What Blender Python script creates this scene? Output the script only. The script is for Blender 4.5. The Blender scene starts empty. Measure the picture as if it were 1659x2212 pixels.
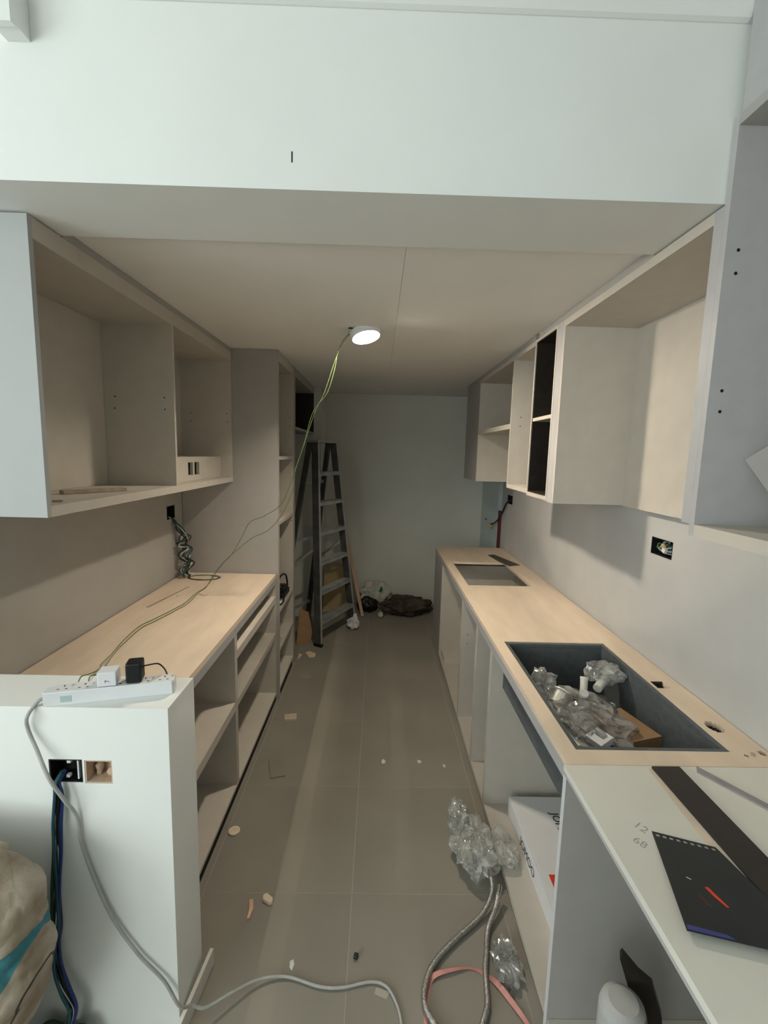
import bpy, bmesh, math, random
from mathutils import Vector, Matrix, noise
random.seed(7)
sc = bpy.context.scene
COL = sc.collection

# ------------------------------------------------------------------ camera
F_PX, PITCH, YAW, ROLL = 982.81, -0.1287, 0.0146, 0.0255
CAM = Vector((0, 0, 1.7783))
fw = Vector((math.sin(YAW)*math.cos(PITCH), math.cos(YAW)*math.cos(PITCH), math.sin(PITCH)))
rt = Vector((math.cos(YAW), -math.sin(YAW), 0))
up = rt.cross(fw)
R2 = rt*math.cos(ROLL) + up*math.sin(ROLL)
U2 = up*math.cos(ROLL) - rt*math.sin(ROLL)
cd = bpy.data.cameras.new('camera')
cd.sensor_fit = 'HORIZONTAL'; cd.sensor_width = 36.0; cd.lens = F_PX*36.0/1659.0
cd.clip_start = 0.02; cd.clip_end = 60
cam = bpy.data.objects.new('camera', cd); COL.objects.link(cam)
m = Matrix((R2, U2, -fw)).transposed().to_4x4(); m.translation = CAM
cam.matrix_world = m
sc.camera = cam

# ------------------------------------------------------------------ world, daylight, exposure
w = bpy.data.worlds.new('sky'); sc.world = w; w.use_nodes = True
w.node_tree.nodes['Background'].inputs[0].default_value = (0.75, 0.87, 1.0, 1)
w.node_tree.nodes['Background'].inputs[1].default_value = 1.0
ld = bpy.data.lights.new('window_daylight', 'AREA')
ld.shape = 'RECTANGLE'; ld.size = 1.5; ld.size_y = 1.6; ld.energy = 44; ld.color = (0.915, 1.0, 0.965)
lo = bpy.data.objects.new('window_daylight', ld); COL.objects.link(lo)
lo.location = (-2.35, -2.62, 1.70); lo.rotation_euler = (math.radians(90), 0, 0)
l2d = bpy.data.lights.new('side_window_daylight', 'AREA')
l2d.shape = 'RECTANGLE'; l2d.size = 2.0; l2d.size_y = 1.5; l2d.energy = 50; l2d.color = (0.92, 1.0, 0.98)
l2 = bpy.data.objects.new('side_window_daylight', l2d); COL.objects.link(l2)
l2.location = (-3.12, -0.9, 1.75); l2.rotation_euler = (math.radians(90), 0, math.radians(-90))
sc.view_settings.view_transform = 'Standard'; sc.view_settings.look = 'None'
sc.view_settings.gamma = 1.0; sc.view_settings.exposure = 0.0
sc.view_settings.use_curve_mapping = False
LAMP_L = 1800.0

# ------------------------------------------------------------------ materials
MATS = {}
def mat(name, col, rough=0.55, var=0.06, scale=6.0, bump=0.0, bscale=60.0, metal=0.0, spec=0.3, alpha=1.0, stretch=None, col2=None):
    if name in MATS: return MATS[name]
    mt = bpy.data.materials.new(name); mt.use_nodes = True
    nt = mt.node_tree; nd = nt.nodes; lk = nt.links; p = nd['Principled BSDF']
    tc = nd.new('ShaderNodeTexCoord'); src = tc.outputs['Object']
    if stretch:
        mp = nd.new('ShaderNodeMapping'); mp.inputs['Scale'].default_value = stretch
        lk.new(src, mp.inputs['Vector']); src = mp.outputs['Vector']
    n = nd.new('ShaderNodeTexNoise'); n.inputs['Scale'].default_value = scale; n.inputs['Detail'].default_value = 5
    lk.new(src, n.inputs['Vector'])
    r = nd.new('ShaderNodeValToRGB')
    c = Vector(col)
    a = c*(1-var) if col2 is None else Vector(col2)
    b = c*(1+var) if col2 is None else c
    r.color_ramp.elements[0].position = 0.32; r.color_ramp.elements[1].position = 0.68
    r.color_ramp.elements[0].color = (*a, 1); r.color_ramp.elements[1].color = (*[min(1, x) for x in b], 1)
    lk.new(n.outputs['Fac'], r.inputs['Fac']); lk.new(r.outputs['Color'], p.inputs['Base Color'])
    p.inputs['Roughness'].default_value = rough; p.inputs['Metallic'].default_value = metal
    p.inputs['Specular IOR Level'].default_value = spec; p.inputs['Alpha'].default_value = alpha
    if bump:
        n2 = nd.new('ShaderNodeTexNoise'); n2.inputs['Scale'].default_value = bscale; n2.inputs['Detail'].default_value = 4
        lk.new(src, n2.inputs['Vector'])
        bp = nd.new('ShaderNodeBump'); bp.inputs['Strength'].default_value = bump; bp.inputs['Distance'].default_value = 0.004
        lk.new(n2.outputs['Fac'], bp.inputs['Height']); lk.new(bp.outputs['Normal'], p.inputs['Normal'])
    MATS[name] = mt
    return mt

def film(name, alpha=0.25, rough=0.07, tint=(0.9, 0.93, 0.92), var=0.25, vor=0, bst=.5):
    mt = bpy.data.materials.new(name); mt.use_nodes = True
    nt = mt.node_tree; nd = nt.nodes; lk = nt.links; nd.clear()
    out = nd.new('ShaderNodeOutputMaterial')
    tr = nd.new('ShaderNodeBsdfTransparent'); tr.inputs['Color'].default_value = (0.96, 0.97, 0.97, 1)
    df = nd.new('ShaderNodeBsdfDiffuse'); df.inputs['Color'].default_value = (*tint, 1)
    gl = nd.new('ShaderNodeBsdfGlossy'); gl.inputs['Roughness'].default_value = rough
    tc = nd.new('ShaderNodeTexCoord'); n = nd.new('ShaderNodeTexNoise'); n.inputs['Scale'].default_value = 14; n.inputs['Detail'].default_value = 4
    lk.new(tc.outputs['Object'], n.inputs['Vector'])
    mr = nd.new('ShaderNodeMapRange'); mr.inputs['From Min'].default_value = 0.35; mr.inputs['From Max'].default_value = 0.65
    mr.inputs['To Min'].default_value = max(0, alpha-var); mr.inputs['To Max'].default_value = alpha+var
    lk.new(n.outputs['Fac'], mr.inputs['Value'])
    tl_ = nd.new('ShaderNodeBsdfTranslucent'); tl_.inputs['Color'].default_value = (*tint, 1)
    m0 = nd.new('ShaderNodeMixShader'); m0.inputs['Fac'].default_value = .5; lk.new(df.outputs[0], m0.inputs[1]); lk.new(tl_.outputs[0], m0.inputs[2])
    m1 = nd.new('ShaderNodeMixShader'); lk.new(mr.outputs['Result'], m1.inputs['Fac']); lk.new(tr.outputs[0], m1.inputs[1]); lk.new(m0.outputs[0], m1.inputs[2])
    bp = nd.new('ShaderNodeBump'); bp.inputs['Strength'].default_value = bst; bp.inputs['Distance'].default_value = .006
    if vor:
        vt = nd.new('ShaderNodeTexVoronoi'); vt.inputs['Scale'].default_value = vor; lk.new(tc.outputs['Object'], vt.inputs['Vector']); lk.new(vt.outputs['Distance'], bp.inputs['Height'])
    else:
        vt = nd.new('ShaderNodeTexNoise'); vt.inputs['Scale'].default_value = 30; vt.inputs['Detail'].default_value = 2; lk.new(tc.outputs['Object'], vt.inputs['Vector']); lk.new(vt.outputs['Fac'], bp.inputs['Height'])
    lk.new(bp.outputs['Normal'], gl.inputs['Normal'])
    fr = nd.new('ShaderNodeFresnel'); fr.inputs['IOR'].default_value = 1.5
    m2 = nd.new('ShaderNodeMixShader'); ad = nd.new('ShaderNodeMath'); ad.operation = 'ADD'; ad.inputs[1].default_value = .07; lk.new(fr.outputs[0], ad.inputs[0]); lk.new(ad.outputs[0], m2.inputs['Fac']); lk.new(m1.outputs[0], m2.inputs[1]); lk.new(gl.outputs[0], m2.inputs[2])
    lk.new(m2.outputs[0], out.inputs['Surface'])
    MATS[name] = mt
    return mt

PLASTER = mat('white_plaster', (0.83, 0.845, 0.82), 0.85, 0.02, 3, 0.05, 120)
CEIL = mat('ceiling_paint', (0.86, 0.84, 0.80), 0.9, 0.02, 2, 0.03, 150)
WALLG = mat('skim_coat_wall_daylit', (0.52, 0.515, 0.50), 0.85, 0.05, 4, 0.08, 60)  # lighter copy for the right wall, with its stronger daylight put into the colour
FARW = mat('far_wall_paint', (0.70, 0.70, 0.64), 0.85, 0.03, 3, 0.04, 90)
CAB = mat('cabinet_laminate', (0.41, 0.39, 0.37), 0.5, 0.03, 12, 0.02, 300)
CABI = mat('cabinet_inner_laminate', (0.57, 0.525, 0.46), 0.55, 0.03, 12, 0.02, 300)
EDGE = mat('edge_banding', (0.46, 0.45, 0.455), 0.5, 0.03, 20)
PLY = mat('plywood_top', (0.74, 0.61, 0.475), 0.62, 0.06, 3.0, 0.03, 80, stretch=(4, 1, 1))
WBOARD = mat('white_board_top', (0.70, 0.69, 0.63), 0.55, 0.05, 3.5, 0.02, 100)
TILE = mat('floor_tile_stone', (0.27, 0.248, 0.210), 0.55, 0.07, 2.2, 0.04, 60)
GROUT = mat('floor_grout', (0.46, 0.43, 0.375), 0.9, 0.1, 30)
BLACK = mat('black_plastic', (0.012, 0.012, 0.014), 0.4, 0.1, 20)
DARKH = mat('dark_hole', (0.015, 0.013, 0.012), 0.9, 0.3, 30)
DARKLAM = mat('dark_brown_laminate', (0.028, 0.021, 0.017), 0.5, 0.2, 20)
SINKM = mat('grey_quartz_sink', (0.10, 0.112, 0.118), 0.45, 0.12, 40, 0.03, 300)
SHADE_ALU = mat('shaded_aluminium', (0.10, 0.10, 0.095), 0.5, 0.25, 9, 0.05, 60, metal=0.3)  # aluminium with the shade on the ladder rails put into the colour
ALU = mat('dull_aluminium', (0.42, 0.435, 0.43), 0.42, 0.15, 9, 0.05, 60, metal=0.2)
STEEL = mat('braided_steel', (0.50, 0.50, 0.49), 0.25, 0.4, 160, 0.5, 420, metal=0.9)
CHROME = mat('chrome', (0.75, 0.75, 0.75), 0.12, 0.03, 10, metal=1.0)
CARD = mat('cardboard', (0.34, 0.21, 0.11), 0.8, 0.1, 14)
KRAFT = mat('yellow_cardboard', (0.46, 0.36, 0.20), 0.8, 0.08, 10)
PINE = mat('pine_batten', (0.62, 0.40, 0.27), 0.7, 0.12, 8, stretch=(1, 1, 0.1))
CHIPW = mat('pale_wood_chip', (0.70, 0.58, 0.44), 0.75, 0.1, 30)
WHITEP = mat('white_plastic', (0.74, 0.75, 0.77), 0.35, 0.02, 20)
PVC = mat('ivory_pvc', (0.72, 0.71, 0.65), 0.35, 0.03, 20)
GREYC = mat('grey_cable', (0.42, 0.42, 0.40), 0.5, 0.08, 30)
GREENW = mat('green_wire', (0.135, 0.19, 0.075), 0.3, 0.12, 40)
TEALW = mat('teal_wire', (0.02, 0.085, 0.11), 0.4, 0.1, 20)
BLUEW = mat('blue_wire', (0.025, 0.04, 0.18), 0.4, 0.1, 20)
GREYW = mat('grey_wire', (0.5, 0.5, 0.48), 0.4, 0.1, 20)
DKGREEN = mat('dark_green_wire', (0.028, 0.06, 0.038), 0.45, 0.2, 20)
PAPER = mat('white_paper', (0.72, 0.72, 0.72), 0.8, 0.04, 12)
BOXW = mat('white_carton', (0.70, 0.70, 0.71), 0.6, 0.02, 10)
REDP = mat('red_print', (0.75, 0.06, 0.02), 0.5, 0.05, 20)
INK = mat('black_ink', (0.012, 0.012, 0.014), 0.6, 0.05, 30)
PENCIL = mat('pencil_grey', (0.36, 0.36, 0.36), 0.8, 0.1, 60)
SACKBROWN = mat('tarp_brown', (0.060, 0.048, 0.034), 0.8, 0.5, 9, 0.3, 40)
SACKWHITE = mat('woven_white_sack', (0.58, 0.58, 0.50), 0.7, 0.25, 12, 0.3, 60)
GREENP = mat('green_print', (0.02, 0.16, 0.09), 0.6, 0.1, 20)
DOORB = mat('pale_blue_door', (0.62, 0.72, 0.73), 0.6, 0.03, 5)
REDD = mat('dark_red_panel', (0.14, 0.010, 0.012), 0.5, 0.1, 10)
FOAM = mat('yellow_foam', (0.60, 0.45, 0.20), 0.9, 0.15, 60, 0.4, 100)
BRICKM = mat('chipped_brick', (0.55, 0.36, 0.24), 0.9, 0.25, 30, 0.8, 60, col2=(0.62, 0.52, 0.42))
NOTE = mat('black_notebook_cover', (0.020, 0.023, 0.025), 0.32, 0.15, 8)
DSTRIP = mat('dark_board_strip', (0.030, 0.025, 0.022), 0.4, 0.15, 10)
GSTRIP = mat('grey_edging', (0.30, 0.28, 0.29), 0.5, 0.08, 20)
PINKR = mat('pink_ribbon_plastic', (0.62, 0.28, 0.25), 0.4, 0.12, 20)
STAIN = mat('grey_smudge', (0.42, 0.34, 0.26), 0.8, 0.15, 30)
FILM = film('clear_film', 0.30, 0.09, (0.96, 0.97, 0.96), 0.24)
BUBBLE = film('bubble_wrap_film', 0.55, 0.16, (0.96, 0.97, 0.92), 0.2, 110, .6)

# ------------------------------------------------------------------ geometry helpers
WL = {}
def tag(o, label=None, cat=None, group=None, kind=None):
    if label: o['label'] = label
    if cat: o['category'] = cat
    if group: o['group'] = group
    if kind: o['kind'] = kind
    return o
def thing(name, label, cat, loc, group=None):
    o = bpy.data.objects.new(name, None); COL.objects.link(o); o.location = loc
    o.empty_display_size = 0.05
    WL[o] = Vector(loc)
    return tag(o, label, cat, group)
def struct_root(name, loc=(0, 0, 0)):
    o = bpy.data.objects.new(name, None); COL.objects.link(o); o.location = loc; WL[o] = Vector(loc)
    o['kind'] = 'structure'; return o

class G:
    def __init__(s): s.v = []; s.f = []
    def add(s, vs, fs):
        n = len(s.v); s.v += [Vector(v) for v in vs]; s.f += [[i+n for i in f] for f in fs]; return s
    def box(s, x0, x1, y0, y1, z0, z1):
        vs = [(x, y, z) for z in (z0, z1) for y in (y0, y1) for x in (x0, x1)]
        return s.add(vs, [(0, 2, 3, 1), (4, 5, 7, 6), (0, 1, 5, 4), (2, 6, 7, 3), (0, 4, 6, 2), (1, 3, 7, 5)])
    def obox(s, c, ax, ay, az, hx, hy, hz):
        c = Vector(c); ax = Vector(ax).normalized(); ay = Vector(ay).normalized(); az = Vector(az).normalized()
        vs = [c + ax*hx*i + ay*hy*j + az*hz*k for k in (-1, 1) for j in (-1, 1) for i in (-1, 1)]
        return s.add(vs, [(0, 2, 3, 1), (4, 5, 7, 6), (0, 1, 5, 4), (2, 6, 7, 3), (0, 4, 6, 2), (1, 3, 7, 5)])
    def bar(s, a, b, wid, thk, side):
        a = Vector(a); b = Vector(b); d = (b-a).normalized(); sd = Vector(side); sd = (sd - d*sd.dot(d)).normalized(); n = d.cross(sd)
        return s.obox((a+b)/2, d, sd, n, (b-a).length/2, wid/2, thk/2)
    def prism(s, pts, z0, z1):
        n = len(pts)
        vs = [(x, y, z0) for x, y in pts] + [(x, y, z1) for x, y in pts]
        return s.add(vs, [list(range(n))[::-1], list(range(n, 2*n))] + [(i, (i+1) % n, n+(i+1) % n, n+i) for i in range(n)])
    def extr(s, pts, off):
        n = len(pts); off = Vector(off)
        vs = [Vector(p) for p in pts] + [Vector(p)+off for p in pts]
        return s.add(vs, [list(range(n))[::-1], list(range(n, 2*n))] + [(i, (i+1) % n, n+(i+1) % n, n+i) for i in range(n)])
    def tube(s, pts, r, seg=8, sub=6, cap=True):
        P = smooth(pts, sub) if sub > 1 and len(pts) > 2 else [Vector(p) for p in pts]
        n = len(P); t0 = (P[1]-P[0]).normalized()
        nrm = t0.orthogonal().normalized(); vs = []; fs = []
        for i in range(n):
            t = (P[min(i+1, n-1)]-P[max(i-1, 0)]).normalized()
            nrm = (nrm - t*nrm.dot(t)).normalized(); bn = t.cross(nrm)
            rr = r(i/(n-1)) if callable(r) else r
            for k in range(seg):
                a = 2*math.pi*k/seg; vs.append(P[i] + nrm*math.cos(a)*rr + bn*math.sin(a)*rr)
        for i in range(n-1):
            for k in range(seg):
                k2 = (k+1) % seg; fs.append((i*seg+k, i*seg+k2, (i+1)*seg+k2, (i+1)*seg+k))
        if cap: fs += [list(range(seg))[::-1], list(range((n-1)*seg, n*seg))]
        return s.add(vs, fs)
    def lathe(s, prof, c, axis=(0, 0, 1), seg=24):
        ax = Vector(axis).normalized(); e1 = ax.orthogonal().normalized(); e2 = ax.cross(e1); c = Vector(c); vs = []; fs = []
        for r, h in prof:
            for k in range(seg):
                a = 2*math.pi*k/seg; vs.append(c + ax*h + (e1*math.cos(a)+e2*math.sin(a))*max(r, 1e-5))
        n = len(prof)
        for i in range(n-1):
            for k in range(seg):
                k2 = (k+1) % seg; fs.append((i*seg+k, i*seg+k2, (i+1)*seg+k2, (i+1)*seg+k))
        fs += [list(range(seg))[::-1], list(range((n-1)*seg, n*seg))]
        return s.add(vs, fs)
    def slab(s, axis, u0, u1, v0, v1, w0, w1, holes=()):
        """flat board in the (u,v) plane with rectangular openings, thickness w0..w1"""
        us = sorted({u0, u1, *[a for h in holes for a in h[:2] if u0 < a < u1]})
        vs = sorted({v0, v1, *[a for h in holes for a in h[2:] if v0 < a < v1]})
        def solid(i, j):
            if not (0 <= i < len(us)-1 and 0 <= j < len(vs)-1): return False
            cu = (us[i]+us[i+1])/2; cv = (vs[j]+vs[j+1])/2
            return not any(h[0] < cu < h[1] and h[2] < cv < h[3] for h in holes)
        def P(u, v, q): return {'z': (u, v, q), 'x': (q, u, v), 'y': (u, q, v)}[axis]
        idx = {}; V = []; Fc = []
        def vi(i, j, q):
            k = (i, j, q)
            if k not in idx: idx[k] = len(V); V.append(P(us[i], vs[j], q))
            return idx[k]
        for i in range(len(us)-1):
            for j in range(len(vs)-1):
                if not solid(i, j): continue
                for q in (w0, w1): Fc.append([vi(i, j, q), vi(i+1, j, q), vi(i+1, j+1, q), vi(i, j+1, q)])
                for (di, dj, a, b) in ((-1, 0, (i, j), (i, j+1)), (1, 0, (i+1, j), (i+1, j+1)), (0, -1, (i, j), (i+1, j)), (0, 1, (i, j+1), (i+1, j+1))):
                    if not solid(i+di, j+dj): Fc.append([vi(*a, w0), vi(*b, w0), vi(*b, w1), vi(*a, w1)])
        return s.add(V, Fc)
    def build(s, name, mt, parent=None, sm=False, bev=0.0, base=False):
        lo = Vector([min(v[i] for v in s.v) for i in range(3)]); hi = Vector([max(v[i] for v in s.v) for i in range(3)])
        c = (lo+hi)/2
        if base: c.z = lo.z
        me = bpy.data.meshes.new(name)
        me.from_pydata([tuple(v-c) for v in s.v], [], [tuple(f) for f in s.f])
        bm = bmesh.new(); bm.from_mesh(me); bmesh.ops.recalc_face_normals(bm, faces=bm.faces)
        if bev: bmesh.ops.bevel(bm, geom=list(bm.edges), offset=bev, segments=2, affect='EDGES', profile=0.6)
        bm.to_mesh(me); bm.free()
        me.materials.append(mt)
        if sm:
            for p in me.polygons: p.use_smooth = True
        o = bpy.data.objects.new(name, me); COL.objects.link(o)
        pl = WL[parent] if parent is not None else Vector((0, 0, 0))
        if parent is not None: o.parent = parent
        o.location = c - pl; WL[o] = c.copy()
        return o
def smooth(pts, sub):
    P = [Vector(p) for p in pts]; out = []
    for i in range(len(P)-1):
        p0 = P[max(i-1, 0)]; p1 = P[i]; p2 = P[i+1]; p3 = P[min(i+2, len(P)-1)]
        for k in range(sub):
            t = k/sub
            out.append(0.5*((2*p1)+(p2-p0)*t+(2*p0-5*p1+4*p2-p3)*t*t+(3*p1-p0-3*p2+p3)*t**3))
    out.append(P[-1]); return out
def bx(name, x0, x1, y0, y1, z0, z1, mt, parent=None, bev=0.0):
    return G().box(x0, x1, y0, y1, z0, z1).build(name, mt, parent, bev=bev)
def struct(name, g, mt):
    return tag(g.build(name, mt), kind='structure')
def text(body, size, loc, ex, ey, mt, name, parent, depth=0.0004):
    cu = bpy.data.curves.new('t', 'FONT'); cu.body = body; cu.size = size; cu.extrude = depth; cu.resolution_u = 3
    o = bpy.data.objects.new('t', cu); COL.objects.link(o)
    dg = bpy.context.evaluated_depsgraph_get(); me = bpy.data.meshes.new_from_object(o.evaluated_get(dg))
    bpy.data.objects.remove(o); me.name = name
    ex = Vector(ex).normalized(); ey = Vector(ey).normalized(); ez = ex.cross(ey)
    M = Matrix((ex, ey, ez)).transposed().to_4x4(); M.translation = Vector(loc)
    me.transform(M)
    c = sum((v.co for v in me.vertices), Vector())/len(me.vertices)
    me.transform(Matrix.Translation(-c))
    me.materials.clear(); me.materials.append(mt)
    r = bpy.data.objects.new(name, me); COL.objects.link(r); r.parent = parent; r.location = c - WL[parent]; WL[r] = c
    return r
def blob(name, c, size, mt, parent=None, sub=4, amp=0.2, fr=3.0, seed=0, ridged=False, flat=True, fn=None, sm=True):
    bm = bmesh.new(); bmesh.ops.create_icosphere(bm, subdivisions=sub, radius=1.0)
    off = Vector((seed*3.7, seed*1.3, seed*2.1))
    for v in bm.verts:
        d = v.co.normalized(); nv = noise.fractal(d*fr+off, 1.0, 2.0, 4)
        if ridged: nv = 0.5-abs(noise.noise(d*fr+off))*2 + 0.35*(0.5-abs(noise.noise(d*fr*2.3+off))*2)
        p = d*(1+amp*nv)
        if fn: p = fn(p, d)
        v.co = Vector((p.x*size[0], p.y*size[1], p.z*size[2]))
    g = G()
    zmin = min(v.co.z for v in bm.verts)
    cz = Vector(c)
    if flat:
        for v in bm.verts: v.co.z = max(v.co.z, -size[2]*0.9)
        zmin = -size[2]*0.9
    vs = [cz + v.co - Vector((0, 0, zmin if flat else 0)) for v in bm.verts]
    g.add(vs, [[v.index for v in f.verts] for f in bm.faces]); bm.free()
    return g.build(name, mt, parent, sm=sm)

# ================================================================== SETTING
ZC, ZBEAM, YB0, YB1 = 2.43, 2.4074, 1.1996, 1.4876
XL, XR, YFAR = -1.325, 1.2105, 5.25
X0R, Y0R, ZR = -3.2, -2.7, 3.0      # the room behind the camera
# floor: grout bed and separate tiles
fl = struct('floor', G().box(X0R-.1, XR+.3, Y0R-.1, YFAR+.1, -0.06, -0.0006), GROUT)
T = 0.6; XG, YG = -0.0666, 1.6373
tme = None
for i in range(-6, 3):
    for j in range(-8, 7):
        xa = XG+i*T; ya = YG+j*T
        if xa+T < X0R or xa > XR or ya+T < Y0R or ya > YFAR: continue
        xa2, xb2 = max(xa+.001, X0R), min(xa+T-.001, XR+.2); ya2, yb2 = max(ya+.001, Y0R), min(ya+T-.001, YFAR)
        full = abs((xb2-xa2)-(T-.002)) < 1e-6 and abs((yb2-ya2)-(T-.002)) < 1e-6
        if full and tme:
            o = bpy.data.objects.new('tile', tme); COL.objects.link(o); o.parent = fl
            o.location = Vector(((xa2+xb2)/2, (ya2+yb2)/2, -0.003)) - WL[fl]
        else:
            o = bx('tile', xa2, xb2, ya2, yb2, -0.006, 0.0, TILE, fl)
            if full: tme = o.data

# walls
RBOX = (1.806, 1.962, 1.381, 1.449)
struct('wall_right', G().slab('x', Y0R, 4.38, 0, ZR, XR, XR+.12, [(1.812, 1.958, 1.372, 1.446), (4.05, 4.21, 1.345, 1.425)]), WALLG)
struct('wall_left', G().slab('x', 1.362, YFAR, 0, ZR, XL-.12, XL, [(2.855, 2.968, 1.325, 1.41)]), mat('skim_coat_wall_shaded', (.44, .425, .40), .85, .04, 4, .06, 60))  # same skim coat as the right wall, darker because less daylight is painted in
struct('wall_far', G().box(XL-.2, XR+.3, YFAR, YFAR+.12, 0, ZR), FARW)
struct('wall_far_nib', G().box(XL+.001, -0.60, 4.765, YFAR-.001, 0.0, ZC-.001), FARW)
struct('wall_half', G().slab('y', XL-.12, -0.5666, 0, 1.062, 1.1836, 1.36, [(-0.904, -0.811, 0.836, 0.906), (-0.805, -0.728, 0.834, 0.904)]), PLASTER)
struct('wall_left_return', G().box(X0R, XL-.121, 1.1836, 1.36, 0, ZR), PLASTER)
struct('wall_rear', G().slab('y', X0R, XR+.12, 0, ZR, Y0R-.12, Y0R, [(-3.1, -1.6, 0.9, 2.5)]), PLASTER)
struct('wall_rear_left', G().slab('x', Y0R, 1.36, 0, ZR, X0R-.12, X0R, [(-1.9, 0.1, 1.0, 2.5)]), PLASTER)
wn = struct_root('window_2', (X0R-.06, -.9, 1.0))
for a, b, c, d in ((-1.9, -1.84, 1.0, 2.5), (.04, .1, 1.0, 2.5), (-1.84, .04, 1.0, 1.06), (-1.84, .04, 2.44, 2.5), (-.93, -.87, 1.06, 2.44)):
    bx('window_frame', X0R-.09, X0R-.04, a, b, c, d, WHITEP, wn)
wn = struct_root('window_1', (-2.35, Y0R-.06, 0.9))
for a, b, c, d in ((-3.1, -3.04, .9, 2.5), (-1.66, -1.6, .9, 2.5), (-3.04, -1.66, .9, .96), (-3.04, -1.66, 2.44, 2.5), (-2.38, -2.32, .96, 2.44)):
    bx('window_frame', a, b, Y0R-.09, Y0R-.04, c, d, WHITEP, wn)
# beam over the kitchen opening
bm_ = struct('wall_beam', G().box(X0R, XR-.001, YB0, YB1, ZBEAM, 2.80), PLASTER)
g = G()
prof = [(YB1, 2.80), (YB0-.004, 2.80), (YB0-.013, 2.804), (YB0-.018, 2.815), (YB0-.02, 2.84), (YB0-.02, ZR), (YB1, ZR)]
g.extr([(X0R, y, z) for y, z in prof], (0.842-X0R, 0, 0))
struct('trim_1', g, PLASTER)
g = G().box(-0.885, -0.832, YB0-.045, YB0-.0005, 2.705, 2.79); g.box(-0.885, -.832, YB0-.06, YB0-.045, 2.70, 2.79)
struct('trim_2', g, PLASTER)
bx('scratch', -0.2275, -0.2245, YB0-.0008, YB0-.0002, 2.468, 2.492, INK, bm_)
# ceilings
ce = struct_root('ceiling', (0, 3.3, ZC))
bx('ceiling_panel', XL-.1, 0.0715, YB1, YFAR, ZC, ZC+.012, CEIL, ce)
bx('ceiling_panel', 0.0725, XR+.25, YB1, YFAR, ZC, ZC+.012, CEIL, ce)
bx('ceiling_panel', XL-.1, XR+.25, YB1, YFAR, ZC+.013, ZC+.05, CEIL, ce)
struct('ceiling_rear', G().box(X0R, XR+.12, Y0R, YB1, ZR, ZR+.05), PLASTER)
# doorway at the far right end
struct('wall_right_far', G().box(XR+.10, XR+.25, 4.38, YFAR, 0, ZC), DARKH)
d1 = struct('door_1', G().box(XR-.0, XR+.04, 4.525, YFAR-.002, 0.0, 2.1), DOORB)
G().lathe([(0, 0), (.012, 0), (.012, .004)], (XR-.001, 4.99, 1.08), (-1, 0, 0), 10).build('latch_hole', DARKH, d1)
blob('foam_plug', (XR-.02, 4.71, 1.05), (.025, .035, .028), FOAM, d1, sub=2, flat=False)
struct('trim_3', G().box(XR+.001, XR+.03, 4.40, 4.515, 0, 1.235), REDD)

# recessed socket boxes in the walls
def sbox(name, label, x, sgn, y0, y1, z0, z1, mt, rim=0.004):
    t = thing(name, label, 'socket box', (x, (y0+y1)/2, z0))
    xs = lambda a, b: (min(x+sgn*a, x+sgn*b), max(x+sgn*a, x+sgn*b))
    a, b = xs(.001, .045)
    bx('back_plate', *xs(.045, .049), y0+.0005, y1-.0005, z0+.0005, z1-.0005, mt, t)
    bx('side', a, b, y0+.0005, y0+rim, z0+.0005, z1-.0005, mt, t); bx('side', a, b, y1-rim, y1-.0005, z0+.0005, z1-.0005, mt, t)
    bx('side', a, b, y0+rim, y1-rim, z0+.0005, z0+rim, mt, t); bx('side', a, b, y0+rim, y1-rim, z1-rim, z1-.0005, mt, t)
    return t
def loops(name, c, rx, ry, rz, r, mt, parent, n=9, seed=1, sub=5):
    rd = random.Random(seed)
    pts = [(c[0]+rd.uniform(-rx, rx), c[1]+rd.uniform(-ry, ry), c[2]+rd.uniform(-rz, rz)) for _ in range(n)]
    return G().tube(pts, r, 6, sub).build(name, mt, parent, sm=True)
t = sbox('socket_box', 'open square socket box full of green wires below hood cabinet', XR, 1, 1.812, 1.958, 1.372, 1.446, BLACK)
for k, mm in enumerate((DKGREEN, TEALW, GREENW, DKGREEN, GREYW)):
    loops('wire', (XR+.025, 1.885, 1.409), .014, .055, .024, .0022, mm, t, 10, k+3)
G().lathe([(.004, -.012), (.009, -.008), (.010, .004), (.006, .012)], (XR+.010, 1.885, 1.415), (-.5, .2, 1), 12).build('copper_tape', FOAM, t, sm=True)
G().obox((XR+.006, 1.872, 1.400), (1, 0, 0), (0, 1, .3), (0, -.3, 1), .006, .010, .009).build('connector', WHITEP, t)
t = sbox('socket_box', 'black square socket box with tangled wires under divided wall cabinet', XL, -1, 2.855, 2.968, 1.325, 1.41, BLACK)
t = sbox('socket_box', 'dark socket box with hanging cable near the pale blue door', XR, 1, 4.05, 4.21, 1.345, 1.425, BLACK)
G().tube([(XR+.02, 4.14, 1.38), (XR-.02, 4.16, 1.35), (XR-.03, 4.25, 1.25), (XR-.028, 4.42, 1.15), (XR-.02, 4.60, 1.09), (XR-.03, 4.66, 1.075)], .008, 7).build('hanging_cable', BLACK, t, sm=True)
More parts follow.
